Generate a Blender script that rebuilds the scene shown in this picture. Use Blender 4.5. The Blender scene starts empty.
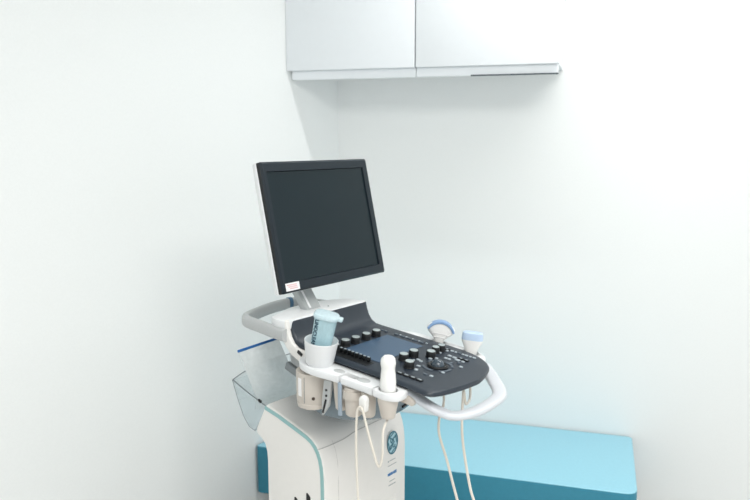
import bpy, bmesh, math, random
from mathutils import Vector, Matrix
random.seed(4)
PI = math.pi
scene = bpy.context.scene
COL = scene.collection

# ------------------------------------------------------------------ materials
def lin(c):
    return tuple((v / 12.92 if v <= .04045 else ((v + .055) / 1.055) ** 2.4) for v in [x / 255 for x in c]) + (1.0,)

def material(name, rgb, rough=.5, spec=.5, noise=0.0, scale=30, metallic=0, coat=0, bump=0.0, ior=1.5, trans=0.0):
    m = bpy.data.materials.new(name); m.use_nodes = True
    nt = m.node_tree; b = nt.nodes['Principled BSDF']
    c = lin(rgb)
    b.inputs['Roughness'].default_value = rough
    b.inputs['Specular IOR Level'].default_value = spec
    b.inputs['Metallic'].default_value = metallic
    b.inputs['Coat Weight'].default_value = coat
    b.inputs['IOR'].default_value = ior
    b.inputs['Transmission Weight'].default_value = trans
    tc = nt.nodes.new('ShaderNodeTexCoord')
    nz = nt.nodes.new('ShaderNodeTexNoise'); nz.inputs['Scale'].default_value = scale; nz.inputs['Detail'].default_value = 4
    nt.links.new(tc.outputs['Object'], nz.inputs['Vector'])
    ramp = nt.nodes.new('ShaderNodeValToRGB')
    lo = [max(0, v * (1 - noise)) for v in c[:3]]; hi = [min(1, v * (1 + noise)) for v in c[:3]]
    ramp.color_ramp.elements[0].position = .3; ramp.color_ramp.elements[1].position = .7
    ramp.color_ramp.elements[0].color = (*lo, 1); ramp.color_ramp.elements[1].color = (*hi, 1)
    nt.links.new(nz.outputs['Fac'], ramp.inputs['Fac'])
    nt.links.new(ramp.outputs['Color'], b.inputs['Base Color'])
    if bump:
        bp = nt.nodes.new('ShaderNodeBump'); bp.inputs['Strength'].default_value = bump; bp.inputs['Distance'].default_value = .002
        nt.links.new(nz.outputs['Fac'], bp.inputs['Height']); nt.links.new(bp.outputs['Normal'], b.inputs['Normal'])
    return m

def clear_plastic(name, rgb, haze, rough=.15, haze_rgb=(235, 240, 242)):
    """thin clear sheet: mostly see-through with a milky part and a gloss"""
    m = bpy.data.materials.new(name); m.use_nodes = True
    nt = m.node_tree; nt.nodes.remove(nt.nodes['Principled BSDF'])
    out = nt.nodes['Material Output']
    t = nt.nodes.new('ShaderNodeBsdfTransparent'); t.inputs['Color'].default_value = lin(rgb)
    d = nt.nodes.new('ShaderNodeBsdfPrincipled'); d.inputs['Base Color'].default_value = lin(haze_rgb); d.inputs['Roughness'].default_value = .4
    g = nt.nodes.new('ShaderNodeBsdfGlossy'); g.inputs['Roughness'].default_value = rough
    mx = nt.nodes.new('ShaderNodeMixShader'); mx2 = nt.nodes.new('ShaderNodeMixShader')
    nz = nt.nodes.new('ShaderNodeTexNoise'); nz.inputs['Scale'].default_value = 12
    mr = nt.nodes.new('ShaderNodeMapRange'); mr.inputs['To Min'].default_value = haze * .85; mr.inputs['To Max'].default_value = min(1, haze * 1.15)
    nt.links.new(nz.outputs['Fac'], mr.inputs['Value']); nt.links.new(mr.outputs['Result'], mx.inputs['Fac'])
    lw = nt.nodes.new('ShaderNodeLayerWeight'); lw.inputs['Blend'].default_value = .5
    pw = nt.nodes.new('ShaderNodeMath'); pw.operation = 'POWER'; pw.inputs[1].default_value = 4
    fr = nt.nodes.new('ShaderNodeMapRange'); fr.inputs['To Min'].default_value = .03; fr.inputs['To Max'].default_value = .5
    nt.links.new(lw.outputs['Facing'], pw.inputs[0]); nt.links.new(pw.outputs[0], fr.inputs['Value'])
    nt.links.new(fr.outputs['Result'], mx2.inputs['Fac'])
    nt.links.new(t.outputs[0], mx.inputs[1]); nt.links.new(d.outputs[0], mx.inputs[2])
    nt.links.new(mx.outputs[0], mx2.inputs[1]); nt.links.new(g.outputs[0], mx2.inputs[2])
    nt.links.new(mx2.outputs[0], out.inputs['Surface'])
    return m

def emitter(name, rgb, power):
    m = bpy.data.materials.new(name); m.use_nodes = True
    b = m.node_tree.nodes['Principled BSDF']
    b.inputs['Base Color'].default_value = lin(rgb)
    b.inputs['Emission Color'].default_value = lin(rgb); b.inputs['Emission Strength'].default_value = power
    return m

M = dict(
    wall=material('white_wallpaper', (238, 240, 239), .75, .25, .012, 160, bump=.03),
    ceiling=material('white_ceiling', (240, 241, 240), .85, .2, .01, 60),
    floor=material('pale_vinyl_floor', (222, 218, 212), .4, .4, .04, 9),
    cabinet=material('white_laminate', (236, 240, 243), .28, .5, .006, 40),
    cab_dark=material('dark_reflection_strip', (70, 80, 86), .3, .6, .03, 40, metallic=.6),
    joint=material('shadow_gap', (120, 128, 132), .7, .3, .02, 40),
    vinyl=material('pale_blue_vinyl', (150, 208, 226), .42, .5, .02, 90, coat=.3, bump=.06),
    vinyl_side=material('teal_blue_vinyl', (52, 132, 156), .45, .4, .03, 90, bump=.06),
    bedwood=material('dark_brown_wood', (74, 62, 54), .5, .4, .12, 14),
    shell=material('warm_white_plastic', (236, 233, 229), .38, .45, .008, 50),
    shell_cool=material('white_plastic', (230, 231, 232), .34, .5, .006, 50),
    handle=material('cool_white_handle', (208, 211, 216), .34, .5, .006, 50),
    greyp=material('light_grey_plastic', (186, 188, 188), .42, .45, .012, 50),
    beige=material('warm_grey_plastic', (204, 196, 187), .45, .4, .012, 50),
    arm=material('grey_metal_paint', (168, 172, 172), .35, .5, .015, 60),
    teal=material('teal_trim', (150, 190, 190), .45, .4, .01, 50),
    panel=material('charcoal_panel', (33, 43, 54), .42, .6, .05, 60),
    bezel=material('charcoal_bezel', (24, 35, 43), .42, .35, .04, 60),
    bezel_side=material('black_bezel_edge', (16, 20, 24), .4, .4, .04, 60),
    screen=material('switched_off_screen', (18, 33, 39), .32, .28, .02, 5),
    touch=material('slate_touch_screen', (64, 88, 112), .4, .45, .03, 5),
    black=material('black_rubber', (14, 16, 18), .4, .45, .05, 60),
    knobtop=material('brushed_knob_cap', (196, 206, 206), .3, .5, .06, 200, metallic=.55),
    key=material('pale_key', (176, 186, 192), .4, .5, .03, 90),
    keydark=material('grey_key', (84, 94, 104), .4, .5, .03, 90),
    ball=material('trackball', (60, 72, 82), .18, .6, .05, 30),
    liner=material('blue_grey_liner', (158, 172, 186), .35, .5, .02, 50),
    bowl=material('grey_glossy_plastic', (112, 127, 136), .2, .6, .02, 30),
    slot=material('slot_grey', (128, 134, 137), .6, .3, .02, 50),
    seam=material('seam_grey', (186, 184, 182), .7, .2, .02, 50),
    emblem=material('emblem_teal', (52, 112, 130), .35, .5, .04, 60),
    emblem_pale=material('emblem_pale_blue', (164, 202, 214), .35, .5, .03, 60),
    print_blue=material('blue_print', (58, 120, 178), .5, .3, .03, 90),
    print_grey=material('grey_print', (178, 182, 184), .5, .3, .03, 90),
    pinkish=material('pale_pink_label', (226, 196, 196), .5, .3, .05, 400),
    labelwhite=material('white_label', (240, 238, 238), .5, .3, .01, 90),
    probe=material('white_probe_plastic', (240, 239, 236), .35, .5, .006, 50),
    lens=material('blue_probe_lens', (138, 170, 210), .4, .4, .03, 40),
    lens_pale=material('pale_blue_probe_cap', (188, 208, 232), .4, .4, .03, 40),
    cable=material('cream_cable', (228, 221, 210), .45, .4, .01, 50),
    zip=material('blue_zip', (48, 104, 168), .4, .4, .03, 50),
    ring=material('blue_grey_ring', (70, 110, 140), .35, .5, .03, 50),
    letter=material('navy_lettering', (40, 62, 78), .5, .3, .02, 50),
    clear=clear_plastic('clear_acrylic', (246, 249, 250), .14),
    bagfilm=clear_plastic('milky_bag_film', (250, 252, 252), .42, .3, (246, 249, 250)),
    bottle=clear_plastic('pale_blue_bottle', (222, 243, 248), .62, .2, (204, 234, 241)),
    cap=clear_plastic('pale_cap', (220, 240, 245), .8, .2, (214, 234, 240)),
    lamp=emitter('lit_lamp_diffuser', (255, 253, 248), 4.0),
)

# ------------------------------------------------------------------ objects
def tag(o, label=None, cat=None, group=None, kind=None):
    if label: o['label'] = label
    if cat: o['category'] = cat
    if group: o['group'] = group
    if kind: o['kind'] = kind
    return o

def empty(name, loc, rz=0):
    o = bpy.data.objects.new(name, None); o.empty_display_size = .1
    COL.objects.link(o); o.location = loc; o.rotation_euler = (0, 0, rz); return o

def link(name, bm, mat, parent=None, smooth=True, angle=40):
    bmesh.ops.recalc_face_normals(bm, faces=bm.faces[:])
    me = bpy.data.meshes.new(name); bm.to_mesh(me); bm.free()
    mats = mat if isinstance(mat, (list, tuple)) else [mat]
    for x in mats: me.materials.append(x)
    if smooth:
        for p in me.polygons: p.use_smooth = True
        me.set_sharp_from_angle(angle=math.radians(angle))
    o = bpy.data.objects.new(name, me); COL.objects.link(o)
    if parent: o.parent = parent
    return o

# ------------------------------------------------------------------ mesh helpers
def join(bm, other, mat_index=0):
    """append bmesh other to bm"""
    me = bpy.data.meshes.new('tmp'); other.to_mesh(me); other.free()
    n = len(bm.faces); bm.from_mesh(me); bpy.data.meshes.remove(me)
    bm.faces.ensure_lookup_table()
    for f in bm.faces[n:]: f.material_index = mat_index
    return bm

def box(c, s, bev=0.0, seg=2, mat=None):
    bm = bmesh.new(); bmesh.ops.create_cube(bm, size=1)
    bmesh.ops.scale(bm, vec=s, verts=bm.verts[:])
    if bev: bmesh.ops.bevel(bm, geom=bm.edges[:], offset=bev, segments=seg, affect='EDGES', profile=.5)
    if mat is not None: bmesh.ops.transform(bm, matrix=mat, verts=bm.verts[:])
    bmesh.ops.translate(bm, vec=c, verts=bm.verts[:])
    return bm

def lathe(prof, seg=32, matrix=None):
    """prof: (r, z) list from one end to the other; r=0 ends closed"""
    bm = bmesh.new(); rings = []
    for r, z in prof:
        if r < 1e-6: rings.append([bm.verts.new((0, 0, z))])
        else: rings.append([bm.verts.new((r * math.cos(2 * PI * k / seg), r * math.sin(2 * PI * k / seg), z)) for k in range(seg)])
    for a, b in zip(rings, rings[1:]):
        for k in range(seg):
            j = (k + 1) % seg
            if len(a) == 1 and len(b) == 1: continue
            if len(a) == 1: bm.faces.new((a[0], b[k], b[j]))
            elif len(b) == 1: bm.faces.new((a[k], a[j], b[0]))
            else: bm.faces.new((a[k], a[j], b[j], b[k]))
    if matrix is not None: bmesh.ops.transform(bm, matrix=matrix, verts=bm.verts[:])
    return bm

def axis_matrix(p0, p1, xhint=None):
    """z axis from p0 towards p1, origin p0"""
    z = (Vector(p1) - Vector(p0)).normalized()
    x = Vector(xhint) if xhint else Vector((1, 0, 0))
    x = (x - z * x.dot(z)).normalized(); y = z.cross(x)
    m = Matrix((x, y, z)).transposed().to_4x4(); m.translation = Vector(p0); return m

def smooth_path(pts, n=8, closed=False):
    P = [Vector(p) for p in pts]; out = []; L = len(P)
    rng = range(L if closed else L - 1)
    for i in rng:
        g = (lambda k: P[k % L]) if closed else (lambda k: P[max(0, min(L - 1, k))])
        a, b, c, d = g(i - 1), g(i), g(i + 1), g(i + 2)
        for k in range(n):
            t = k / n
            out.append(.5 * ((2 * b) + (c - a) * t + (2 * a - 5 * b + 4 * c - d) * t * t + (3 * b - a - 3 * c + d) * t ** 3))
    if not closed: out.append(P[-1].copy())
    return out

def sweep(path, prof, up=(0, 0, 1), closed=False, scale=None):
    """prof: closed 2-D outline (side, up) carried along path"""
    bm = bmesh.new(); rings = []; n = len(path); up = Vector(up)
    for i, p in enumerate(path):
        if closed: t = path[(i + 1) % n] - path[i - 1]
        else: t = path[min(i + 1, n - 1)] - path[max(i - 1, 0)]
        t.normalize(); s = t.cross(up)
        if s.length < 1e-4: s = t.cross(Vector((1, 0, .01)))
        s.normalize(); u = s.cross(t)
        k = scale(i / (n - 1)) if scale else 1
        rings.append([bm.verts.new(p + s * a * k + u * b * k) for a, b in prof])
    m = len(prof)
    for i in range(n if closed else n - 1):
        a, b = rings[i], rings[(i + 1) % n]
        for k in range(m): bm.faces.new((a[k], a[(k + 1) % m], b[(k + 1) % m], b[k]))
    if not closed:
        bm.faces.new(rings[0]); bm.faces.new(rings[-1][::-1])
    return bm

def circle(r, n=10): return [(r * math.cos(2 * PI * k / n), r * math.sin(2 * PI * k / n)) for k in range(n)]
def oval(a, b, n=16, p=2.6):
    o = []
    for k in range(n):
        t = 2 * PI * k / n; c, s = math.cos(t), math.sin(t)
        o.append((a * math.copysign(abs(c) ** (2 / p), c), b * math.copysign(abs(s) ** (2 / p), s)))
    return o
def tube(pts, r, n=8, seg=10, up=(.13, .07, 1)): return sweep(smooth_path(pts, n), circle(r, seg), up)

def prism(poly, lo, hi, axis='z', bev=0.0, seg=2):
    """extrude a closed outline; axis z: (x,y), y: (x,z), x: (y,z). lo/hi number or function of (a,b)"""
    bm = bmesh.new()
    def P(a, b, h):
        v = h(a, b) if callable(h) else h
        return {'z': (a, b, v), 'y': (a, v, b), 'x': (v, a, b)}[axis]
    A = [bm.verts.new(P(a, b, lo)) for a, b in poly]; B = [bm.verts.new(P(a, b, hi)) for a, b in poly]
    n = len(poly)
    bm.faces.new(A); bm.faces.new(B[::-1])
    for k in range(n): bm.faces.new((A[k], B[k], B[(k + 1) % n], A[(k + 1) % n]))
    bmesh.ops.recalc_face_normals(bm, faces=bm.faces[:])
    if bev:
        e = [x for x in bm.edges if len(x.link_faces) == 2 and x.calc_face_angle(0) > math.radians(50)]
        bmesh.ops.bevel(bm, geom=e, offset=bev, segments=seg, affect='EDGES', profile=.5, clamp_overlap=True)
    return bm

def round_poly(pts, r, n=5):
    """round the corners of a 2-D outline; r number or list"""
    out = []; L = len(pts)
    for i in range(L):
        p0, p, p1 = Vector(pts[i - 1]), Vector(pts[i]), Vector(pts[(i + 1) % L])
        rr = r[i] if isinstance(r, (list, tuple)) else r
        if rr <= 0: out.append(tuple(p)); continue
        a = (p0 - p); b = (p1 - p); k = min(rr, a.length * .48, b.length * .48)
        q0 = p + a.normalized() * k; q1 = p + b.normalized() * k
        for j in range(n + 1):
            t = j / n; out.append(tuple((1 - t) ** 2 * q0 + 2 * t * (1 - t) * p + t * t * q1))
    return out

def cut(o, cutters):
    """boolean holes baked into o's mesh"""
    tmp = []
    for bm in cutters:
        bmesh.ops.recalc_face_normals(bm, faces=bm.faces[:])
        me = bpy.data.meshes.new('cutter'); bm.to_mesh(me); bm.free()
        c = bpy.data.objects.new('cutter', me); COL.objects.link(c); c.parent = o.parent; tmp.append(c)
        md = o.modifiers.new('b', 'BOOLEAN'); md.operation = 'DIFFERENCE'; md.solver = 'EXACT'; md.object = c
    bpy.context.view_layer.update()
    dg = bpy.context.evaluated_depsgraph_get()
    me = bpy.data.meshes.new_from_object(o.evaluated_get(dg))
    o.modifiers.clear(); o.data = me
    for c in tmp: bpy.data.objects.remove(c)

# ================================================================== the room
BACK = 2.95; FRONT = -1.6; RIGHT = 2.6; TOP = 2.55
def left_x(y): return -1.05 - .325 * (BACK - y)
T = .1
tag(link('floor', prism([(left_x(BACK) - .1, BACK + .1), (left_x(FRONT) - .1, FRONT), (RIGHT + .1, FRONT), (RIGHT + .1, BACK + .1)], -.1, 0), M['floor'], smooth=False), kind='structure')
tag(link('ceiling', prism([(left_x(BACK) - .1, BACK + .1), (left_x(FRONT) - .1, FRONT), (RIGHT + .1, FRONT), (RIGHT + .1, BACK + .1)], TOP, TOP + .1), M['ceiling'], smooth=False), kind='structure')
tag(link('wall_back', prism([(-1.3, BACK), (RIGHT, BACK), (RIGHT, BACK + .1), (-1.3, BACK + .1)], 0, TOP), M['wall'], smooth=False), kind='structure')
tag(link('wall_left', prism([(left_x(BACK), BACK), (left_x(FRONT), FRONT), (left_x(FRONT) - .1, FRONT), (left_x(BACK) - .1, BACK)], 0, TOP), M['wall'], smooth=False), kind='structure')

# ------------------------------------------------------------------ wall cabinets
CF = 2.647; CB = 1.8345; CT = 2.54          # door fronts, door bottoms, top
def cabinet(name, label, x0, x1, slanted, dark):
    root = tag(empty(name, ((x0 + x1) / 2, BACK, CB)), label, 'cabinet', 'white wall cabinets above the couch')
    ox, oy, oz = root.location
    def L(bm): bmesh.ops.translate(bm, vec=(-ox, -oy, -oz), verts=bm.verts[:]); return bm
    g = .0022
    xl0 = (left_x(BACK) + .004) if slanted else x0 + .0008
    xl1 = (left_x(CF + .022) + .004) if slanted else x0 + .0008
    link('carcass', L(prism([(xl0, BACK - .002), (xl1, CF + .022), (x1 - .0008, CF + .022), (x1 - .0008, BACK - .002)], CB + .004, CT)), M['cabinet'], root, smooth=False)
    d = link('door', L(box(((x0 + x1) / 2, CF + .01, (CB + CT) / 2), (x1 - x0 - 2 * g, .02, CT - CB - .004), .0012, 2)), M['cabinet'], root)
    # recessed valance under the doors
    vx0 = (left_x(CF + .03) + .007) if slanted else x0 + .001
    link('valance', L(box(((vx0 + x1 - .001) / 2, CF + .026, CB - .0145), (x1 - .001 - vx0, .016, .033), .001, 1)), M['cabinet'], root)
    link('gap_strip', L(box(((vx0 + x1) / 2, CF + .024, CB + .003), (x1 - vx0 - .002, .004, .004))), M['joint'], root)
    if dark:
        s = link('edge_reflection', L(box(((-.452 + x1) / 2, CF + .0165, CB - .0305), (x1 + .452, .006, .0045), .0008, 1)), M['cab_dark'], root)  # dark reflection on the valance's lower edge, put into a strip's colour
        s['label'] = 'thin strip along the lower edge, dark reflection put into its colour'
    return root
X0, X1, X2 = -1.1485, -.6505, -.1526
cabinet('wall_cabinet', 'white wall cabinet touching the left wall, left of the vertical door gap', X0, X1, True, False)
cabinet('wall_cabinet', 'white wall cabinet right of the vertical door gap, thin dark strip along its lower edge', X1, X2, False, True)

# ------------------------------------------------------------------ couch
bx0, bx1, by0, by1, bz0, bz1 = -1.2, .16, 2.44, 2.944, .245, .434
bed = tag(empty('treatment_couch', ((bx0 + bx1) / 2, (by0 + by1) / 2, 0)), 'light blue vinyl treatment couch along the back wall behind the ultrasound machine', 'couch')
def couch():
    ox, oy = bed.location[0], bed.location[1]
    def L(bm): bmesh.ops.translate(bm, vec=(-ox, -oy, 0), verts=bm.verts[:]); return bm
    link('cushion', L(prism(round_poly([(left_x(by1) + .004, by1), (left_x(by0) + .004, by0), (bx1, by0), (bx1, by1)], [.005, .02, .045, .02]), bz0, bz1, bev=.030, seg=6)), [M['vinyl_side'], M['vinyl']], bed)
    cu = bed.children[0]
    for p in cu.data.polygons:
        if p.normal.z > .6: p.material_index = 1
    link('base_frame', L(box(((bx0 + bx1) / 2 + .04, (by0 + by1) / 2 + .01, bz0 - .04), (bx1 - bx0 - .14, by1 - by0 - .08, .078), .006)), M['bedwood'], bed)
    for x in (bx0 + .16, bx1 - .1):
        for y in (by0 + .08, by1 - .05):
            link('leg', L(box((x, y, .085), (.055, .055, .17), .005)), M['bedwood'], bed)
couch()

# ================================================================== the ultrasound machine
O = Vector((-.735435, 1.926378, 0)); TH = math.radians(-21.7)
MACH = tag(empty('ultrasound_machine', O, TH), 'white ultrasound machine with tilted dark monitor and charcoal control console', 'ultrasound machine')
MW = Matrix.Translation(O) @ Matrix.Rotation(TH, 4, 'Z')
YC = -.038
def plane(x, h=0): return 1.0714 - .095 * x + h          # the tilted console surface

def sub_profile_body():
    # (x forward, z) outline of the tower's side
    return ([(-.027, .12), (-.027, .735)] + [tuple(v) for v in smooth_path([(-.027, .735, 0), (-.032, .765, 0), (-.05, .780, 0), (-.069, .792, 0)], 4)][1:] and
            [(-.027, .12), (-.027, .72), (-.029, .745), (-.035, .763), (-.048, .776), (-.062, .784), (-.070, .793), (-.066, .806), (-.031, .873), (-.022, .879),
             (.02, .8655), (.06, .853), (.10, .8405), (.125, .832), (.143, .823), (.157, .811), (.168, .796), (.176, .777), (.181, .755), (.184, .73), (.185, .70), (.185, .12)])
def build_tower():
    BODY_N, BODY_F = -.2, .147
    prof = sub_profile_body()
    bm = prism(prof, BODY_N, BODY_F, 'y')
    # round the far front corner and the near one a little
    e = [x for x in bm.edges if len(x.link_faces) == 2 and x.calc_face_angle(0) > math.radians(60) and all(v.co.z > .115 for v in x.verts)]
    bmesh.ops.bevel(bm, geom=e, offset=.006, segments=3, affect='EDGES', profile=.5, clamp_overlap=True)
    tower = link('tower', bm, M['shell'], MACH)
    # teal trim that follows the near top/front edge
    path = [Vector((x + .0, BODY_N + .003, z)) for x, z in [(-.0275, .877), (.02, .8655), (.06, .853), (.10, .8405), (.125, .832), (.143, .823), (.157, .811), (.168, .796), (.176, .777), (.181, .755), (.1835, .73), (.1845, .70), (.1845, .5), (.1845, .14)]]
    # strip lying on the near face just inside the edge
    bm = bmesh.new(); ring = []
    w = .0105
    for i, p in enumerate(path):
        t = (path[min(i + 1, len(path) - 1)] - path[max(i - 1, 0)]).normalized()
        n = Vector((-t.z, 0, t.x)); n = -n if n.z + n.x < 0 else n
        a = p - n * .0035; b = p - n * (.0035 + w)
        ring.append([bm.verts.new((a.x, BODY_N - .0012, a.z)), bm.verts.new((b.x, BODY_N - .0012, b.z)), bm.verts.new((b.x, BODY_N + .004, b.z)), bm.verts.new((a.x, BODY_N + .004, a.z))])
    for a, b in zip(ring, ring[1:]):
        for k in range(4): bm.faces.new((a[k], a[(k + 1) % 4], b[(k + 1) % 4], b[k]))
    bm.faces.new(ring[0]); bm.faces.new(ring[-1][::-1])
    o = link('trim_line', bm, M['teal'], tower); o['label'] = 'teal trim line along the near edge'
    # panel joint on the front
    bm = sweep(smooth_path([(.164, -.2005, .803), (.165, -.19, .8015), (.166, -.15, .800), (.166, -.10, .800), (.163, -.055, .804), (.163, .0, .8045), (.163, .14, .8045)], 6), oval(.0009, .0009, 6), (0, 0, 1))
    link('panel_joint', bm, M['seam'], tower)
    bm = sweep([Vector((.1605 + .0, -.145, .8085)), Vector((.1735, -.146, .786)), Vector((.1815, -.147, .755)), Vector((.1855, -.148, .70)), Vector((.1855, -.149, .45))], oval(.0003, .0003, 6), (0, 1, 0))
    link('panel_joint', bm, M['seam'], tower)
    # grip slots low on the near face
    for cx, zt in ((.083, .6475), (.1265, .672)):
        bm = prism(round_poly([(cx - .0068, zt - .06), (cx + .0068, zt - .06), (cx + .0068, zt - .008), (cx - .003, zt), (cx - .0068, zt)], .003, 3), BODY_N - .0015, BODY_N + .004, 'y')
        link('grip_slot', bm, M['black'], tower)
    # printed emblem: ring, curls and a looped monogram
    ey, ez_, rr = .084, .7325, .0335
    FX = .1842
    SQ = .72
    def P(y, z, x=.0012): return Vector((FX + x, ey + y * SQ, ez_ + z))
    bm = lathe([(0, 0), (rr, 0), (rr, .0008), (0, .0008)], 32, Matrix.Translation((FX, ey, ez_)) @ Matrix.Diagonal((1, SQ, 1, 1)) @ Matrix.Rotation(PI / 2, 4, 'Y'))
    emb = link('emblem', bm, M['emblem_pale'], tower); emb['label'] = 'round teal monogram emblem'
    bm = sweep([P(rr * .96 * math.cos(a), rr * .96 * math.sin(a)) for a in [2 * PI * k / 40 for k in range(40)]], oval(.0021, .0008, 8), (1, 0, 0), closed=True)
    for q in range(4):
        a0 = q * PI / 2 + .35
        pts = [P(rr * r * math.cos(a0 + a), rr * r * math.sin(a0 + a), .0012) for r, a in ((.88, -.55), (.74, -.25), (.72, .1), (.80, .38), (.70, .5), (.62, .36))]
        join(bm, sweep(smooth_path(pts, 5), oval(.0016, .0008, 8), (1, 0, 0)))
    s = rr
    g = [(-.05, .28), (-.22, .42), (-.38, .26), (-.26, .05), (-.06, .16), (-.02, .34), (-.12, -.1), (-.2, -.42), (-.4, -.46), (-.46, -.26), (-.2, -.16), (.0, -.12)]
    e_ = [(.42, .34), (.28, .44), (.12, .3), (.2, .08), (.34, .02), (.14, -.08), (.06, -.3), (.2, -.46), (.4, -.38), (.46, -.22)]
    for crv in (g, e_):
        join(bm, sweep(smooth_path([P(y * s, z * s) for y, z in crv], 5), oval(.0015, .0008, 8), (1, 0, 0)))
    link('monogram', bm, M['emblem'], emb)
    # small print below the emblem
    def bars(name, rows, mat, label=None):
        bm = bmesh.new()
        for y0, y1, zc, h, n in rows:
            step = (y1 - y0) / n
            for k in range(n):
                w_ = step * (.78 if n > 1 else 1)
                hh = h * (1 if (k * 7) % 3 else .82)
                join(bm, box((.1850, y0 + step * (k + .5), zc), (.0014, w_, hh)))
        o = link(name, bm, mat, tower, smooth=False)
        if label: o['label'] = label
    for row in [(.062, .067, .6815, .005, 1), (.070, .098, .682, .0022, 8), (.062, .102, .668, .0022, 11), (.068, .096, .621, .0022, 8), (.065, .098, .609, .003, 9)]: bars('small_print', [row], M['print_grey'])
    bars('blue_print', [(.061, .103, .642, .0085, 6)], M['print_blue'], 'row of blue printed letters')
    # pale drawer panel outlined at the foot of the front
    bm = prism([(.03, .53), (.1, .575), (.1, .45), (.03, .45)], .1845, .1862, 'x', bev=.0005, seg=1)
    link('front_label', bm, M['shell'], tower)
    # wheeled base under the tower
    base = link('base', prism(round_poly([(-.34, -.25), (.34, -.22), (.36, -.03), (.34, .16), (-.34, .2)], .06), .085, .15, bev=.012), M['greyp'], MACH)
    for x, y in ((-.27, -.2), (-.27, .15), (.28, -.17), (.28, .11)):
        w = link('caster', lathe([(0, -.02), (.04, -.02), (.045, -.014), (.045, .014), (.04, .02), (0, .02)], 24, Matrix.Translation((x, y, .045)) @ Matrix.Rotation(PI / 2, 4, 'X')), M['slot'], MACH)
        link('fork', box((x, y, .08), (.04, .06, .03), .006), M['greyp'], w)
    # grey swivel housing between the tower and the console
    cx, cy = .16, -.035
    bm = lathe([(0, .862), (.06, .863), (.10, .868), (.128, .878), (.143, .890), (.150, .910), (.152, .940), (.150, .985), (0, .99)], 48, Matrix.Translation((cx, cy, 0)))
    join(bm, lathe([(0, .78), (.05, .78), (.05, .9), (0, .9)], 32, Matrix.Translation((.075, cy, 0))))
    bw = link('swivel_housing', bm, M['bowl'], MACH)
    bm = sweep(smooth_path([Vector((cx + r * math.cos(a), cy + r * math.sin(a), z)) for a, z, r in [(-.02, .902, .1485), (.2, .905, .1495), (.4, .909, .1505), (.54, .915, .1515), (.6, .928, .152), (.61, .95, .152), (.61, .975, .151)]], 5), oval(.0036, .0036, 8), (0, .3, 1))
    o = link('trim', bm, M['black'], bw); o['label'] = 'black outline of the housing recess'
    return tower
tower = build_tower()

# ------------------------------------------------------------------ console
def interp(x, tab):
    for (a, wa), (b, wb) in zip(tab, tab[1:]):
        if x <= b: return wa + (wb - wa) * (x - a) / (b - a)
    return tab[-1][1]
NOSE = .5315
def panel_near(x): return interp(x, [(.06, .156), (.20, .157), (.38, .157), (.44, .158), (.470, .162), (.488, .162), (.498, .157), (.506, .147), (.513, .130), (.520, .102), (.526, .068), (.529, .042), (NOSE, .0)])
def panel_far(x): return interp(x, [(.06, .156), (.34, .160), (.39, .159), (.42, .155), (.445, .147), (.465, .137), (.485, .122), (.50, .106), (.510, .088), (.518, .066), (.5245, .044), (.529, .022), (NOSE, .0)])
def panel_z(x, y=0):
    if x >= .125:
        z = plane(x)
        if x > .46: z -= .02 * (x - .46) ** 2 / .09
        return z
    # concave back board rising to the deck
    pts = [(.0665, 1.119), (.0705, 1.102), (.077, 1.085), (.087, 1.071), (.102, 1.0625), (.125, 1.0595)]
    for (a, za), (b, zb) in zip(pts, pts[1:]):
        if x <= b: return za + (zb - za) * (x - a) / (b - a)
    return 1.0595
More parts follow.
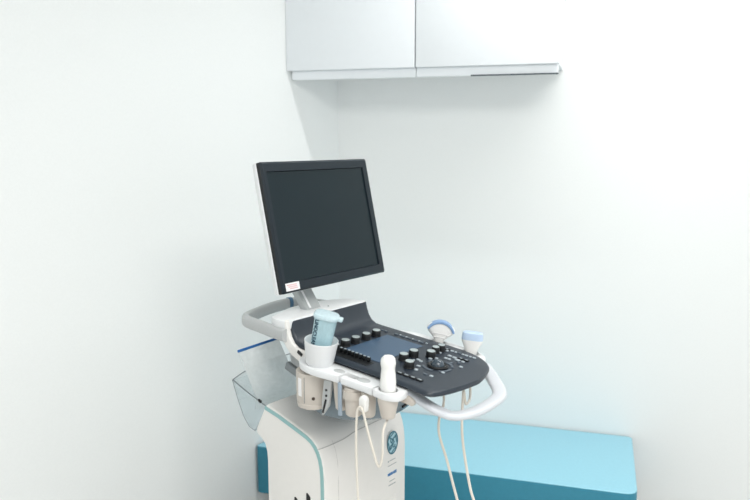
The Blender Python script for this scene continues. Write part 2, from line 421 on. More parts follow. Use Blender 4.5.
def build_console():
    xs = [.0665, .0675, .069, .0705, .0735, .077, .082, .087, .094, .102, .113, .125, .16, .2, .25, .3, .35, .39, .41, .43, .445, .46, .472, .485, .492, .498, .502, .506, .5095, .513, .516, .519, .5215, .524, .5265, .528, .5295, .5305, .531]
    bm = bmesh.new(); rings = []
    for x in xs:
        wn = max(panel_near(x), .0125); wf = max(panel_far(x), .0125); z = panel_z(x)
        th = .012
        # local normal in the xz plane so that the upright board keeps its thickness
        dx = .002; tz = panel_z(min(x + dx, .531)) - panel_z(max(x - dx, .0665)); tx = min(x + dx, .531) - max(x - dx, .0665)
        n = Vector((-tz, 0, tx)).normalized()
        def p(y, d): return bm.verts.new((x - n.x * d * -1 * -1, YC + y, z - n.z * d))
        ring = [p(-wn + .012, 0), p(-wn + .005, .0015), p(-wn + .001, .005), p(-wn, .008), p(-wn + .004, th),
                p(wf - .004, th), p(wf, .008), p(wf - .001, .005), p(wf - .005, .0015), p(wf - .012, 0)]
        for k in range(1, 8): ring.append(p((wf - .012) + (-wn - wf + .024) * k / 8, 0))
        rings.append(ring)
    m = len(rings[0])
    for a, b in zip(rings, rings[1:]):
        for k in range(m): bm.faces.new((a[k], a[(k + 1) % m], b[(k + 1) % m], b[k]))
    bm.faces.new(rings[0]); bm.faces.new(rings[-1][::-1])
    panel = link('control_panel', bm, M['panel'], MACH, angle=35)
    # long recess drawn on the back board
    tilt = Matrix.Rotation(math.atan(.095), 4, 'Y')
    def on_panel(x, y, h=0): return Vector((x, y, plane(x, h)))
    ts = link('touch_screen', box(on_panel(.2495, -.042, .0006), (.119, .186, .0016), .0006, 1, tilt), M['touch'], panel)
    ts['label'] = 'slate blue touch screen'
    # rotary knobs
    kn = [(.179, -.152), (.174, -.106), (.176, -.067), (.175, -.022), (.175, .021), (.336, -.072), (.337, -.031), (.376, -.104), (.369, -.001), (.359, .035), (.360, .060)]
    for i, (x, y) in enumerate(kn):
        mt = Matrix.Translation(on_panel(x, y)) @ tilt
        r = .0125 if i not in (9, 10) else .0105
        k = link('knob', lathe([(0, -.001), (r + .001, -.001), (r + .001, .002), (r, .003), (r * .97, .0155), (r * .9, .0165), (0, .0165)], 24, mt), M['black'], panel)
        link('knob_cap', lathe([(0, .016), (r * .86, .016), (r * .82, .0176), (r * .4, .0172), (0, .0172)], 20, mt), M['knobtop'], k)
    # gain sliders along the near edge
    bm = box(on_panel(.246, -.162, .0003), (.115, .03, .0012), .0004, 1, tilt)
    link('slider_plate', bm, M['black'], panel)
    for i in range(8):
        x = .200 + .0125 * i
        s = link('slider', box(on_panel(x, -.150 + .0005 * (i % 3), .006), (.0075, .009, .011), .0014, 2, tilt), M['black'], panel)
        link('slider_cap', box(on_panel(x, -.150 + .0005 * (i % 3), .0122), (.006, .004, .0012), .0004, 1, tilt), M['key'], s)
    # keys
    def key(x, y, a=.010, b=.006, mat='key', rz=0):
        h = .0035
        link('key', box(on_panel(x, y, .001), (a, b, h), .001, 2, tilt @ Matrix.Rotation(rz, 4, 'Z')), M[mat], panel)
    for x in (.156, .170): key(x, .072, .009, .007, 'keydark')
    for x in (.205, .227, .247, .267, .288): key(x, .074, .013, .009, 'keydark'); 
    for x in (.216, .237, .258, .279, .303): key(x, .0765, .005, .005)
    def marked_key(x, y, a, b, ma, mb):
        k = link('key', box(on_panel(x, y, .0012), (a, b, .004), .001, 2, tilt), M['black'], panel)
        link('key_mark', box(on_panel(x, y, .0034), (ma, mb, .0006), 0, 1, tilt), M['key'], k)
    for x in (.386, .405, .424, .443): marked_key(x, -.1545, .0155, .0105, .010, .0032)
    for x, y in ((.352, .078), (.367, .079), (.43, .046), (.446, .046)): marked_key(x, y, .0125, .009, .006, .003)
    key(.429, -.112, .011, .006, 'keydark'); key(.446, -.111, .009, .007)
    for i, x in enumerate((.382, .393, .404, .415, .425, .437, .448)): key(x, .0795, .006 if i % 2 else .009, .006, 'key' if i != 2 else 'keydark')
    for x, y, a, b, mt in [(.401, .020, .008, .007, 'key'), (.398, .043, .010, .007, 'key'), (.411, .020, .008, .007, 'key'), (.413, .041, .010, .008, 'key'), (.428, .032, .014, .008, 'key'),
                       (.444, .032, .008, .006, 'key'), (.460, -.003, .009, .006, 'key'), (.361, -.044, .010, .006, 'key'), (.372, -.048, .008, .006, 'key'),
                       (.387, -.080, .010, .006, 'key'), (.398, -.105, .008, .008, 'key'), (.368, .043, .008, .005, 'key'), (.386, .0, .008, .006, 'key'), (.377, -.014, .009, .006, 'key'), (.372, .071, .007, .007, 'key'),
                       (.43, .0, .008, .010, 'keydark'), (.442, .016, .009, .007, 'keydark'), (.355, -.055, .006, .005, 'key'), (.452, -.07, .008, .006, 'key')]:
        key(x, y, a, b, mt)
    # arc shaped keys around the trackball
    def arc(c, r, a0, a1, w=.0035):
        pts = [on_panel(c[0] + r * math.cos(a), c[1] + r * math.sin(a), .0008) for a in [a0 + (a1 - a0) * k / 12 for k in range(13)]]
        link('key', sweep(pts, oval(w, .0018, 10), (0, 0, 1)), M['keydark'], panel)
    tb = (.418, -.043)
    arc(tb, .036, -.9, .1); arc(tb, .036, -2.4, -1.3); arc(tb, .036, .5, 1.5); arc(tb, .036, 2.0, 2.9)
    mt = Matrix.Translation(on_panel(*tb)) @ tilt
    rg = link('trackball_ring', lathe([(.0, .0), (.026, .0), (.027, .003), (.0235, .006), (.018, .004), (0, .004)], 36, mt), M['black'], panel)
    link('trackball', lathe([(.0175 * math.cos(a), .001 + .0175 * math.sin(a)) for a in [PI / 2 * k / 8 for k in range(8)]] + [(0, .0185)], 28, mt), M['ball'], rg)

    # white shell under and behind the panel
    prof = [(.046, 1.1195), (.0485, 1.098), (.053, 1.076), (.063, 1.056), (.082, 1.040), (.110, 1.027), (.15, 1.017), (.25, .999), (.36, .985), (.43, .982), (.462, .996), (.45, 1.0115),
            (.36, 1.0205), (.25, 1.029), (.15, 1.0385), (.115, 1.0415), (.095, 1.047), (.079, 1.056), (.069, 1.074), (.064, 1.095), (.0645, 1.1205), (.056, 1.1225)]
    bm = bmesh.new()
    def sw(x): return .161 if x < .14 else (.161 if x < .36 else .161 - .5 * (x - .36))
    A = [bm.verts.new((x, YC - sw(x), z)) for x, z in prof]; B = [bm.verts.new((x, YC + min(sw(x), .150), z)) for x, z in prof]
    n = len(prof)
    for k in range(n): bm.faces.new((A[k], B[k], B[(k + 1) % n], A[(k + 1) % n]))
    bm.faces.new(A); bm.faces.new(B[::-1])
    bmesh.ops.triangulate(bm, faces=[f for f in bm.faces if len(f.verts) > 4])
    shell = link('console_shell', bm, M['shell'], MACH, angle=50)
    # side cheeks of the shell, standing proud of the board ends
    for sgn in (-1, 1):
        out = [(.044, 1.1215), (.0465, 1.098), (.051, 1.075), (.061, 1.054), (.080, 1.037), (.110, 1.023), (.15, 1.012), (.19, 1.006),
               (.19, 1.044), (.15, 1.049), (.12, 1.052), (.098, 1.056), (.083, 1.066), (.073, 1.082), (.0675, 1.10), (.0655, 1.1225)]
        y0 = YC + sgn * .157; y1 = YC + sgn * .171
        if sgn > 0: out = [(.11, 1.02), (.11, 1.035), (.19, 1.032), (.19, 1.006)]
        link('side_cheek', prism(out, min(y0, y1), max(y0, y1), 'y', bev=.003, seg=2), M['shell'], shell)
    link('vent', box((.113, YC - .1725, 1.0475), (.018, .003, .009), .001, 1, Matrix.Rotation(.5, 4, 'Y')), M['black'], shell)
    # deck behind the board
    deck = link('deck', prism(round_poly([(.066, YC - .172), (.03, YC - .172), (-.006, YC - .158), (-.026, YC - .105), (-.045, YC - .05), (-.045, YC + .05), (-.026, YC + .10), (.0, YC + .135), (.03, YC + .148), (.066, YC + .148)], .012), 1.098, 1.122, bev=.003, seg=2), M['shell_cool'], MACH)
    link('column', lathe([(0, .95), (.05, .95), (.055, 1.0), (.06, 1.1), (0, 1.1)], 24, Matrix.Translation((-.02, YC, 0))), M['greyp'], MACH)
    # rear handle
    hp = smooth_path([(.066, -.212, 1.086), (.02, -.205, 1.086), (-.044, -.192, 1.087), (-.10, -.180, 1.087), (-.126, -.172, 1.087), (-.146, -.157, 1.087), (-.158, -.135, 1.087), (-.172, -.095, 1.087), (-.186, -.034, 1.088), (-.190, .02, 1.089), (-.186, .065, 1.089), (-.165, .095, 1.088), (-.126, .103, 1.087), (-.05, .113, 1.086), (.02, .118, 1.085)], 8)
    rh = link('rear_handle', sweep(hp, oval(.0115, .0165, 20, 3), (0, 0, 1)), M['greyp'], MACH)
    rh['label'] = 'grey plastic rear handle loop'
    i = min(range(len(hp)), key=lambda k: abs(hp[k].y - .048) + (hp[k].x > -.1))
    link('handle_ring', sweep([hp[i], hp[i] + (hp[i + 1] - hp[i]).normalized() * .012], oval(.0135, .0185, 20, 2.6), (0, 0, 1)), M['ring'], rh)
    # front handle
    hp = smooth_path([(.424, -.174, 1.007), (.432, -.172, 1.002), (.449, -.169, .993), (.47, -.164, .982), (.497, -.156, .970), (.524, -.146, .962), (.541, -.122, .960), (.556, -.08, .962), (.561, -.029, .966), (.558, .013, .970), (.541, .044, .974), (.511, .074, .982), (.484, .098, .990), (.454, .12, 1.0)], 8)
    fh = link('front_handle', sweep(hp, oval(.0175, .0085, 20, 2.8), (0, 0, 1)), M['handle'], MACH)
    fh['label'] = 'white front handle loop'
    # bracket and cable clip under the front edge
    link('cable_clip', box((.472, .018, 1.0), (.010, .016, .03), .003), M['beige'], MACH)
    link('cable_clip', box((.44, -.03, 1.0), (.022, .03, .012), .003), M['beige'], MACH)
    return panel
panel = build_console()

# ------------------------------------------------------------------ probe rails with cups
HR = -.015
def build_rails():
    def top(x, y): return plane(x, HR)
    def bot(x, y): return plane(x, HR - .018)
    near = [(.13, -.185), (.13, -.232), (.155, -.254), (.19, -.262), (.225, -.258), (.265, -.25), (.31, -.248), (.355, -.246), (.415, -.249), (.440, -.230), (.436, -.18)]
    rail = link('probe_rail', prism(round_poly(near, .018), bot, top, bev=.003, seg=2), M['shell_cool'], MACH, angle=50)
    # openings: a wide slot with a mouth, and the holder of the white probe
    def cyl(x, y, r): return lathe([(0, .9), (r, .9), (r, 1.1), (0, 1.1)], 28, Matrix.Translation((x, y, 0)))
    cut(rail, [box((.296, -.2240, 1.02), (.044, .020, .2), .007, 3, None), box((.279, -.25, 1.02), (.009, .06, .2)),
               cyl(.403, -.222, .0225), box((.3765, -.25, 1.02), (.005, .06, .2))])
    for p in rail.data.polygons: p.use_smooth = True
    rail.data.set_sharp_from_angle(angle=math.radians(45))
    # shallow oval dishes printed on the plate
    tilt = Matrix.Rotation(math.atan(.095), 4, 'Y')
    for x, y, a, b in ((.256, -.2215, .017, .012), (.331, -.222, .019, .014)):
        mt = Matrix.Translation((x, y, plane(x, HR))) @ tilt @ Matrix.Diagonal((a, b, 1, 1))
        link('dish', lathe([(0, .0004), (.9, .0004), (1, -.0005)], 28, mt), M['greyp'], rail)
    # tall white cup carrying the bottle, with the canister below
    p0, p1 = Vector((.1895, -.2205, 1.0395)), Vector((.1985, -.222, 1.099))
    L = (p1 - p0).length; mt = axis_matrix(p0, p1)
    cup = link('bottle_cup', lathe([(0, .0), (.032, .0), (.0345, .004), (.0415, L - .002), (.0418, L), (.041, L + .001), (.0395, L - .001), (.0325, .008), (0, .006)], 40, mt), M['shell_cool'], MACH)
    cup['label'] = 'tall white cup on the rail'
    p0, p1 = Vector((.1610, -.2150, .922)), Vector((.1640, -.2160, 1.016))
    L = (p1 - p0).length; mt = axis_matrix(p0, p1)
    can = link('canister', lathe([(0, -.002), (.03, 0), (.0375, .004), (.0400, .012), (.0405, .015), (.0393, .016), (.0393, .018), (.0405, .0195), (.042, L * .6), (.0425, L), (0, L)], 40, mt), M['beige'], MACH)
    can['label'] = 'warm grey canister below the cup'
    def pt(a, z, r): return mt @ Vector((r * math.cos(a), r * math.sin(a), z))
    # its vertical joint, hole and white label strip
    aj = math.radians(-78)
    link('joint_line', sweep([pt(aj, .02, .0407), pt(aj, L * .55, .0420), pt(aj, L - .008, .0426)], circle(.0007, 6), (0, 1, .1)), M['slot'], can)
    ah = math.radians(-46)
    hc = pt(ah, .034, .0385); hd = pt(ah, .034, .0435)
    link('screw_hole', lathe([(0, 0), (.0042, 0), (.0042, .0036), (.0026, .004), (0, .004)], 16, axis_matrix(hc, hd)), M['bedwood'], can)
    aw = math.radians(-98)
    bm = bmesh.new(); vs = []
    for k in range(5):
        a = aw + (k - 2) * .075
        vs.append([bm.verts.new(pt(a, .036, .0420)), bm.verts.new(pt(a, L - .012, .0432)), bm.verts.new(pt(a, L - .012, .0412)), bm.verts.new(pt(a, .036, .0402))])
    for a, b in zip(vs, vs[1:]):
        for k in range(4): bm.faces.new((a[k], a[(k + 1) % 4], b[(k + 1) % 4], b[k]))
    bm.faces.new(vs[0]); bm.faces.new(vs[-1][::-1])
    link('paper_label', bm, M['labelwhite'], can)
    # holders hanging below the plate
    def holder(name, x, y, r0, r1, z0, z1, mat='beige'):
        return link(name, lathe([(0, z0), (r0 * .7, z0), (r0 * .95, z0 + .004), (r0, z0 + .01), ((r0 + r1) / 2, (z0 + z1) / 2), (r1, z1), (0, z1)], 28, Matrix.Translation((x, y, 0))), M[mat], MACH)
    h1 = holder('probe_holder', .262, -.222, .015, .020, .938, plane(.254, HR - .022))
    h2 = holder('probe_holder', .304, -.2255, .0205, .0235, .934, plane(.304, HR - .022))
    link('collar', lathe([(0, 0), (.0262, 0), (.0268, .003), (.0268, .02), (0, .02)], 28, Matrix.Translation((.304, -.2255, .978))), M['beige'], h2)
    h3 = holder('probe_holder', .346, -.222, .016, .018, .94, plane(.346, HR - .022))
    h4 = link('probe_holder', lathe([(.0135, .953), (.0155, .952), (.0170, .956), (.0195, .970), (.0245, .992), (.0258, 1.014), (.0240, 1.014), (.0225, .992), (.0178, .972), (.0150, .957), (.0135, .953)], 32, Matrix.Translation((.403, -.222, 0))), M['beige'], MACH)
    # bright upright glass-like tongue in the slot and the dark slit beside the probe
    link('slot_liner', box((.2795, -.2475, .975), (.0105, .006, .082), .002), M['liner'], MACH)
    
    # drilled bracket behind the first holder
    br = link('bracket', prism(round_poly([(.214, .915), (.236, .945), (.246, 1.008), (.222, 1.008), (.214, .95)], .004, 3), -.240, -.234, 'y'), M['greyp'], MACH)
    for z in (.984, .970): link('screw', lathe([(0, 0), (.003, 0), (.003, .002), (0, .002)], 12, Matrix.Translation((.2295, -.240, z)) @ Matrix.Rotation(PI / 2, 4, 'X')), M['black'], br)
    link('latch', box((.2225, -.2405, .942), (.0055, .003, .038), .001, 1, Matrix.Rotation(.3, 4, 'Y')), M['black'], br)
    # dark bracket and grey arm at the back of the canister
    link('rear_bracket', box((.075, -.185, .985), (.075, .012, .022), .003, 2, Matrix.Rotation(.35, 4, 'Y')), M['slot'], MACH)
    link('rear_strut', box((.112, -.165, .94), (.02, .02, .085), .004, 2, Matrix.Rotation(.35, 4, 'Y')), M['panel'], MACH)
    # cable hook on the near side
    hk = link('cable_hook', prism(round_poly([(.348, .966), (.366, .963), (.368, .994), (.364, 1.001), (.354, 1.003), (.348, .996)], .006, 4), -.262, -.246, 'y', bev=.003), M['probe'], MACH)
    hk['label'] = 'white cable hook under the rail'
    # support web between rail and front handle
    link('rail_web', prism(round_poly([(.415, .985), (.452, .980), (.455, .992), (.44, 1.002), (.415, 1.002)], .004, 3), -.196, -.182, 'y', bev=.002), M['beige'], MACH)
    # far rail
    far = link('probe_rail', prism(round_poly([(.15, .122), (.15, .155), (.2, .175), (.40, .178), (.44, .155), (.455, .12), (.40, .122)], .015), bot, top, bev=.004, seg=3), M['shell_cool'], MACH, angle=50)
    cut(far, [cyl(.288, .148, .0245), cyl(.394, .148, .0245)])
    for x in (.288, .394):
        link('holder_cup', lathe([(.0175, .985), (.0195, .985), (.0255, 1.01), (.0265, 1.036), (.0245, 1.036), (.0235, 1.01), (.0175, .985)], 28, Matrix.Translation((x, .148, -.012 - .095 * (x - .288)))), M['shell_cool'], far)
build_rails()

# ------------------------------------------------------------------ monitor on its arm
def build_monitor():
    t = math.radians(12.7)
    n = Vector((math.cos(t), 0, math.sin(t))); up = Vector((-math.sin(t), 0, math.cos(t))); la = Vector((0, 1, 0))
    c = Vector((.0106, .0080, 1.3565))
    # local: x = lateral, y = up, z = out of the screen
    mt = Matrix((la, up, n)).transposed().to_4x4(); mt.translation = c
    def rect(x0, x1, y0, y1, r): return round_poly([(x0, y0), (x1, y0), (x1, y1), (x0, y1)], r, 3)
    def T(bm): bmesh.ops.transform(bm, matrix=mt, verts=bm.verts[:]); return bm
    # bezel frame: outer, front lip, inner edge, recessed floor
    bm = bmesh.new()
    loops = [(rect(-.2095, .2180, -.172, .1725, .004), -.016), (rect(-.2095, .2180, -.172, .1725, .004), -.004), (rect(-.2045, .2130, -.1665, .167, .003), .0015),
             (rect(-.1945, .1945, -.1465, .1465, .002), .0015), (rect(-.1932, .1932, -.1452, .1452, .002), -.0045)]
    rings = [[bm.verts.new((x, y, z)) for x, y in l] for l, z in loops]
    m = len(rings[0])
    for i, (a, b) in enumerate(zip(rings, rings[1:])):
        for k in range(m):
            f = bm.faces.new((a[k], a[(k + 1) % m], b[(k + 1) % m], b[k])); f.material_index = 1 if i in (0,) else 0
    bm.faces.new(rings[0][::-1]); bm.faces.new(rings[-1])
    mon = link('monitor', T(bm), [M['bezel'], M['bezel_side']], MACH, angle=30)
    mon['label'] = 'dark framed switched-off monitor with white back'
    link('monitor_screen', T(prism(rect(-.193, .193, -.145, .145, .002), -.0045, -.0025)), M['screen'], mon, smooth=False)
    bm = bmesh.new()
    loops = [(rect(-.2085, .2170, -.171, .1715, .005), -.0155), (rect(-.2115, .2200, -.1735, .174, .006), -.019), (rect(-.2105, .219, -.1725, .173, .008), -.030), (rect(-.185, .19, -.14, .14, .02), -.060), (rect(-.16, .16, -.11, .11, .02), -.070)]
    rings = [[bm.verts.new((x, y, z)) for x, y in l] for l, z in loops]
    m = len(rings[0])
    for a, b in zip(rings, rings[1:]):
        for k in range(m): bm.faces.new((a[k], a[(k + 1) % m], b[(k + 1) % m], b[k]))
    bm.faces.new(rings[0][::-1]); bm.faces.new(rings[-1])
    link('monitor_back', T(bm), M['shell_cool'], mon, angle=30)
    st = link('sticker', T(box((-.173, -.1565, .0018), (.050, .0205, .0008))), M['labelwhite'], mon, smooth=False)
    st['label'] = 'small white and pink sticker'
    bm = bmesh.new()
    for k in range(3):
        join(bm, box((-.173 + .003 * (k - 1), -.1515 - .0048 * k, .0024), (.036 - .004 * k, .0034, .0004)))
    link('sticker_print', T(bm), M['pinkish'], st, smooth=False)
    # arm: two grey plates with a pale edge, leaning up to the monitor's back
    foot = Vector((-.012, -.018, 1.121)); head = c - n * .066 + up * -.06 + la * .0
    arm = link('monitor_arm', box((0, 0, 0), (.03, .058, .16), .004, 2, Matrix.Identity(4)), M['arm'], MACH)
    bm = bmesh.new()
    a, b = Vector((.006, -.056, 1.122)), Vector((-.105, -.050, 1.262))
    d = (b - a).normalized()
    bm2 = sweep([a - d * .01, b], [(-.0285, -.011), (.0285, -.011), (.0285, .011), (-.0285, .011)], (1, 0, .2))
    bmesh.ops.bevel(bm2, geom=bm2.edges[:], offset=.003, segments=2, affect='EDGES', profile=.5)
    me = bpy.data.meshes.new('monitor_arm'); bmesh.ops.recalc_face_normals(bm2, faces=bm2.faces[:]); bm2.to_mesh(me); bm2.free()
    me.materials.append(M['arm']); arm.data = me
    nrm = Vector((d.z, 0, -d.x)).normalized()
    o_ = nrm * .0112 + Vector((0, -.0125, 0))
    bm2 = sweep([a - d * .004 + o_, b + o_], [(-.0035, -.001), (.0035, -.001), (.0035, .001), (-.0035, .001)], (1, 0, .2))
    link('arm_rail', bm2, M['shell_cool'], arm)['label'] = 'pale strip along the arm'
    link('arm_head', box(tuple(c - n * .082 + up * -.05), (.06, .14, .14), .008, 2, Matrix.Rotation(-t, 4, 'Y')), M['arm'], arm)
    link('arm_screw', lathe([(0, 0), (.0025, 0), (.0022, .0015), (0, .0018)], 12, Matrix.Translation((.03, -.01, 1.122))), M['slot'], MACH)
build_monitor()

# ------------------------------------------------------------------ clear bin behind the tower
def build_bin():
    out = [(-.028, .872), (-.066, .803), (-.071, .793), (-.095, .800), (-.118, .826), (-.138, .866), (-.160, .919)]
    th = .0025
    def side(y0): return prism(out, y0, y0 + th, 'y')
    bm = side(-.2); join(bm, side(.03))
    # curved sheet running around the back of the outline
    cur = out[2:]
    for (xa, za), (xb, zb) in zip(cur, cur[1:]):
        join(bm, prism([(xa, za), (xb, zb), (xb + .0025, zb), (xa + .0025, za)], -.1975, .03, 'y'))
    b = link('clear_bin', bm, M['clear'], MACH, smooth=False)
    b['label'] = 'clear plastic pocket on the back'
    rim = smooth_path([(-.03, -.199, .8735), (-.095, -.199, .895), (-.160, -.199, .9195)], 6)
    bm = sweep(rim, circle(.0016, 8), (0, 0, 1))
    rim2 = smooth_path([(-.160, -.199, .9195), (-.158, -.15, .934), (-.155, -.08, .943), (-.155, .03, .945)], 6)
    join(bm, sweep(rim2, circle(.0013, 8), (0, 0, 1)))
    join(bm, sweep([Vector((x, -.2005, z)) for x, z in out[1:]], circle(.0009, 8), (0, 1, 0)))
    link('bin_rim', bm, M['slot'], b)
    # upper part of the curved back sheet
    bm = bmesh.new(); A = []; Bv = []
    for p in rim2: A.append(bm.verts.new((p.x, p.y, .9185))); Bv.append(bm.verts.new(p))
    for k in range(len(A) - 1): bm.faces.new((A[k], A[k + 1], Bv[k + 1], Bv[k]))
    bmesh.ops.solidify(bm, geom=bm.faces[:], thickness=.002)
    link('bin_back', bm, M['clear'], b, smooth=False)
    link('bin_clip', box((-.048, -.202, .8835), (.012, .004, .008), .001, 2, Matrix.Rotation(.35, 4, 'Y')), M['black'], b)
build_bin()

def place(o): o.matrix_world = MW @ o.matrix_local
def machine_thing(name, loc, label, cat, group=None):
    """things standing on the machine: an Empty placed in world space, turned like the machine"""
    w = MW @ Vector(loc)
    return tag(empty(name, w, TH), label, cat, group)
def shift(bm, loc): bmesh.ops.translate(bm, vec=(-loc[0], -loc[1], -loc[2]), verts=bm.verts[:]); return bm

# ------------------------------------------------------------------ zip bag in the bin
def build_bag():
    base = (-.065, -.125, .81)
    bag = machine_thing('zip_bag', base, 'milky clear zip bag with blue zip strip, standing in the clear pocket', 'bag')
    W, H = .146, .225
    rows = [(0, Vector((-.086, -.186, .846)), Vector((-.078, -.03, .85))), (.18, Vector((-.078, -.187, .880)), Vector((-.070, -.036, .886))), (1, Vector((-.055, -.2655, 1.034)), Vector((-.055, -.123, 1.0395)))]
    pt0, pt1 = rows[2][1], rows[2][2]
    def at(u, v):
        for (va, a0, a1), (vb, b0, b1) in zip(rows, rows[1:]):
            if v <= vb: k = (v - va) / (vb - va); return a0.lerp(b0, k).lerp(a1.lerp(b1, k), u)
    bm = bmesh.new(); F = []; Bk = []
    nu, nv = 14, 16
    for i in range(nv + 1):
        rf, rb = [], []
        v = i / nv
        for j in range(nu + 1):
            u = j / nu
            p = at(u, v)
            bulge = .013 * math.sin(PI * u) ** .8 * math.sin(PI * min(1, v * 1.0)) ** .7 + .0012
            wob = .0025 * math.sin(9 * u + 5 * v) * math.sin(PI * u) * math.sin(PI * v)
            rf.append(bm.verts.new(p + Vector((bulge + wob, 0, 0))))
            rb.append(bm.verts.new(p + Vector((-bulge + wob, 0, 0))))
        F.append(rf); Bk.append(rb)
    for i in range(nv):
        for j in range(nu):
            bm.faces.new((F[i][j], F[i][j + 1], F[i + 1][j + 1], F[i + 1][j])); bm.faces.new((Bk[i][j], Bk[i + 1][j], Bk[i + 1][j + 1], Bk[i][j + 1]))
    for i in range(nv):
        bm.faces.new((F[i][0], F[i + 1][0], Bk[i + 1][0], Bk[i][0])); bm.faces.new((F[i][nu], Bk[i][nu], Bk[i + 1][nu], F[i + 1][nu]))
    for j in range(nu):
        bm.faces.new((F[0][j], Bk[0][j], Bk[0][j + 1], F[0][j + 1])); bm.faces.new((F[nv][j], F[nv][j + 1], Bk[nv][j + 1], Bk[nv][j]))
    link('pouch', shift(bm, base), M['bagfilm'], bag, angle=60)
    link('zip_strip', shift(sweep([pt0 + Vector((0, -.002, .001)), pt1 + Vector((0, .002, .001))], oval(.0026, .0036, 10), (0, 0, 1)), base), M['zip'], bag)['label'] = 'blue zip strip'
build_bag()

# ------------------------------------------------------------------ bottle leaning in the cup
def build_bottle():
    p0, p1 = Vector((.187, -.2215, 1.0495)), Vector((.2145, -.2215, 1.157))
    base = tuple(p0)
    bt = machine_thing('gel_bottle', base, 'pale blue translucent bottle with dark lettering leaning in the white cup', 'bottle')
    L = (p1 - p0).length
    m = axis_matrix(p0, p1, (.86, .5, 0))
    # rounded flat body: x wide, y deep
    stations = [(0, .0215, .0145), (.004, .0235, .0165), (.05, .0255, .0185), (L * .8, .027, .0195), (L * .93, .0275, .020), (L, .0275, .020)]
    bm = bmesh.new(); rings = []
    for z, a, b in stations: rings.append([bm.verts.new((x, y, z)) for x, y in oval(a, b, 32, 3.2)])
    for a, b in zip(rings, rings[1:]):
        for k in range(32): bm.faces.new((a[k], a[(k + 1) % 32], b[(k + 1) % 32], b[k]))
    bm.faces.new(rings[0][::-1]); bm.faces.new(rings[-1])
    bmesh.ops.transform(bm, matrix=m, verts=bm.verts[:])
    link('body', shift(bm, base), M['bottle'], bt)
    bm = bmesh.new(); rings = []
    for z, a, b in [(L, .030, .0225), (L + .002, .031, .0235), (L + .008, .031, .0235), (L + .0105, .029, .022), (L + .0115, .022, .016)]: rings.append([bm.verts.new((x, y, z)) for x, y in oval(a, b, 32, 3.2)])
    for a, b in zip(rings, rings[1:]):
        for k in range(32): bm.faces.new((a[k], a[(k + 1) % 32], b[(k + 1) % 32], b[k]))
    bm.faces.new(rings[0][::-1]); bm.faces.new(rings[-1])
    join(bm, box((.034, 0, L + .004), (.014, .016, .010), .003))
    bmesh.ops.transform(bm, matrix=m, verts=bm.verts[:])
    link('cap', shift(bm, base), M['cap'], bt)
    # lettering reading down the left side of the face that looks at the aisle
    cu = bpy.data.curves.new('lettering', 'FONT'); cu.body = 'LINOCLEAN'; cu.size = .0128; cu.extrude = .0003; cu.offset = .0003; cu.align_x = 'CENTER'; cu.align_y = 'CENTER'; cu.space_character = 1.02
    o = bpy.data.objects.new('lettering', cu); COL.objects.link(o)
    bpy.context.view_layer.update()
    me = bpy.data.meshes.new_from_object(o.evaluated_get(bpy.context.evaluated_depsgraph_get()))
    bpy.data.objects.remove(o); bpy.data.curves.remove(cu)
    bm = bmesh.new(); bm.from_mesh(me); bpy.data.meshes.remove(me)
    # text plane: text x -> down the bottle, text y -> along bottle x, facing -y side
    tm = Matrix(((0, 1, 0), (0, 0, -1), (-1, 0, 0))).to_4x4(); tm.translation = Vector((-.0180, -.0195, L * .66))
    bmesh.ops.transform(bm, matrix=m @ tm, verts=bm.verts[:])
    link('lettering', shift(bm, base), M['letter'], bt, smooth=False)
build_bottle()

# ------------------------------------------------------------------ probes with their cables
G = 'ultrasound probes in the console holders'
def build_near_probe():
    base = (.403, -.222, .975)
    pr = machine_thing('ultrasound_probe', base, 'slender all-white ultrasound probe in the near-side holder, cable looped over the hook', 'ultrasound probe', G)
    prof = [(0, .0), (.008, .0), (.012, .008), (.0172, .03), (.0186, .050), (.0180, .066), (.0166, .082), (.0156, .091), (.0160, .096), (.0172, .102), (.0174, .108), (.0160, .116), (.011, .1215), (0, .123)]
    link('body', lathe(prof, 32), M['probe'], pr)
    c = [(.403, -.222, .985), (.403, -.222, .952), (.405, -.234, .940), (.411, -.250, .930), (.414, -.256, .912), (.4145, -.257, .88), (.412, -.258, .858), (.407, -.2585, .847), (.400, -.259, .852), (.391, -.261, .880), (.382, -.2635, .91), (.373, -.266, .945), (.366, -.268, .972), (.359, -.269, .980), (.352, -.269, .972), (.3475, -.268, .950), (.345, -.267, .89), (.347, -.266, .80), (.352, -.265, .70), (.356, -.26, .55), (.358, -.25, .40), (.35, -.24, .28)]
    link('cable', shift(tube(c, .0028, 7, 10), base), M['cable'], pr)
build_near_probe()
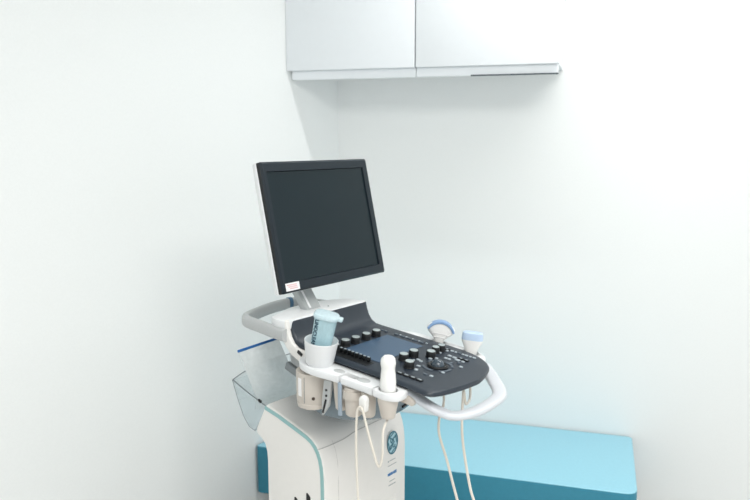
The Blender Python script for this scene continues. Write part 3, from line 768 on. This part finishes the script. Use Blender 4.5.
def build_convex():
    base = (.286, .148, 1.0)
    pr = machine_thing('ultrasound_probe', base, 'white convex ultrasound probe with curved blue face, in the far-side rail', 'ultrasound probe', G)
    # fan shaped head, wide along x
    def stack(st, n=28, p=2.4):
        bm = bmesh.new(); rings = []
        for z, a, b in st: rings.append([bm.verts.new((x, y, z)) for x, y in oval(a, b, n, p)])
        for a, b in zip(rings, rings[1:]):
            for k in range(n): bm.faces.new((a[k], a[(k + 1) % n], b[(k + 1) % n], b[k]))
        bm.faces.new(rings[0][::-1]); bm.faces.new(rings[-1]); return bm
    body = stack([(.0, .011, .010), (.02, .0125, .011), (.038, .0145, .0115), (.046, .022, .0125), (.055, .033, .0125), (.064, .0385, .0120), (.072, .0385, .0110), (.080, .030, .0105), (.085, .018, .0095)])
    lens = bmesh.new()
    arc = [(.0405 * math.cos(a), .052 + .0395 * math.sin(a)) for a in [math.radians(18 + 144 * k / 18) for k in range(19)]]
    inn = [(.0345 * math.cos(a), .052 + .0320 * math.sin(a)) for a in [math.radians(162 - 144 * k / 18) for k in range(19)]]
    lens = prism(arc + inn, -.0130, .0130, 'y', bev=.002, seg=2)
    R_ = Matrix.Rotation(math.radians(34), 4, 'Z') @ Matrix.Rotation(math.radians(11), 4, 'Y')
    for bm, nm, mt in ((body, 'body', 'probe'), (lens, 'lens', 'lens')):
        bmesh.ops.transform(bm, matrix=R_, verts=bm.verts[:]); o = link(nm, bm, M[mt], pr)
    o['label'] = 'curved blue lens'
    rib = bmesh.new()
    for z, a in ((.045, .020), (.055, .026)):
        pts = [Vector((a * math.sin(t), -.0124, z + .006 * math.cos(t) - .004)) for t in [-1.1 + 2.2 * k / 10 for k in range(11)]]
        join(rib, sweep(pts, circle(.0011, 6), (0, 1, 0)))
    bmesh.ops.transform(rib, matrix=R_, verts=rib.verts[:]); link('grip_ribs', rib, M['labelwhite'], pr)
    c = [(.289, .148, 1.0), (.291, .148, .955), (.33, .12, .90), (.37, .06, .893), (.388, .015, .88), (.397, 0, .84), (.42, 0, .78), (.44, 0, .72), (.46, 0, .66), (.48, 0, .58), (.49, .02, .42)]
    link('cable', shift(tube(c, .0034, 7, 10), base), M['cable'], pr)
build_convex()
def build_linear():
    base = (.394, .148, .99)
    pr = machine_thing('ultrasound_probe', base, 'white straight ultrasound probe with pale blue flat cap, nearest the console front', 'ultrasound probe', G)
    def stack(st, n=28, p=3.2):
        bm = bmesh.new(); rings = []
        for z, a, b in st: rings.append([bm.verts.new((x, y, z)) for x, y in oval(a, b, n, p)])
        for a, b in zip(rings, rings[1:]):
            for k in range(n): bm.faces.new((a[k], a[(k + 1) % n], b[(k + 1) % n], b[k]))
        bm.faces.new(rings[0][::-1]); bm.faces.new(rings[-1]); return bm
    R_ = Matrix.Rotation(math.radians(30), 4, 'Z') @ Matrix.Rotation(math.radians(5), 4, 'Y')
    body = stack([(0, .012, .010), (.02, .0145, .012), (.038, .0175, .0135), (.050, .0225, .0145), (.060, .0275, .015), (.066, .028, .0152)])
    cap = stack([(.0655, .0285, .0156), (.078, .0280, .0150), (.084, .0262, .0135), (.086, .022, .010)])
    for bm, nm, mt in ((body, 'body', 'probe'), (cap, 'lens', 'lens_pale')):
        bmesh.ops.transform(bm, matrix=R_, verts=bm.verts[:]); o = link(nm, bm, M[mt], pr)
    o['label'] = 'pale blue flat cap'
    c = [(.394, .148, .99), (.396, .148, .945), (.42, .11, .91), (.45, .04, .92), (.463, .008, .965), (.466, .0, .95), (.464, 0, .90), (.466, 0, .85), (.476, 0, .79), (.492, 0, .72), (.506, 0, .68), (.52, 0, .60), (.52, .02, .42)]
    link('cable', shift(tube(c, .0034, 7, 10), base), M['cable'], pr)
build_linear()

# ------------------------------------------------------------------ lights
def ceiling_lamp(label, x, y, lx, ly, power):
    root = tag(empty('ceiling_lamp', (x, y, TOP)), label, 'lamp', 'ceiling lamps')
    link('housing', box((0, 0, -.012), (lx + .04, ly + .04, .022), .004), M['cabinet'], root)
    link('diffuser', box((0, 0, -.026), (lx, ly, .008), .002), M['lamp'], root)
    ld = bpy.data.lights.new('lamp_light', 'AREA'); ld.shape = 'RECTANGLE'; ld.size = lx; ld.size_y = ly; ld.energy = power; ld.color = (1, .995, .985)
    lo = bpy.data.objects.new('lamp_light', ld); COL.objects.link(lo); lo.location = (x, y, TOP - .034)
ceiling_lamp('long white ceiling lamp in front of the wall cabinets, above the picture', .08, 2.365, 1.1, .05, 9.5)
ceiling_lamp('wide white ceiling panel lamp added as fill light, unseen above the picture', .5, .6, 1.2, 1.0, 26)  # unseen panel, added to give more fill from above
w = bpy.data.worlds.new('ambient_fill'); scene.world = w; w.use_nodes = True  # even ambient fill, let in through the open front and right sides
bg = w.node_tree.nodes['Background']; bg.inputs['Color'].default_value = (.93, .98, 1, 1); bg.inputs['Strength'].default_value = 1.12

# ------------------------------------------------------------------ camera
cam = bpy.data.cameras.new('camera'); co = bpy.data.objects.new('camera', cam); COL.objects.link(co)
co.location = (0, 0, 1.58)
co.rotation_euler = (math.radians(90 - 8.4), 0, math.radians(16.8))
cam.sensor_fit = 'HORIZONTAL'; cam.sensor_width = 36; cam.lens = 745 / 750 * 36
cam.clip_start = .02
cam.dof.use_dof = True; cam.dof.focus_distance = 2.0; cam.dof.aperture_fstop = 2.6
scene.camera = co
scene.cycles.transparent_max_bounces = 24
vs = scene.view_settings
scene.display_settings.display_device = 'sRGB'
vs.view_transform = 'Standard'; vs.look = 'None'; vs.gamma = 1; vs.use_curve_mapping = False; vs.exposure = -0.18
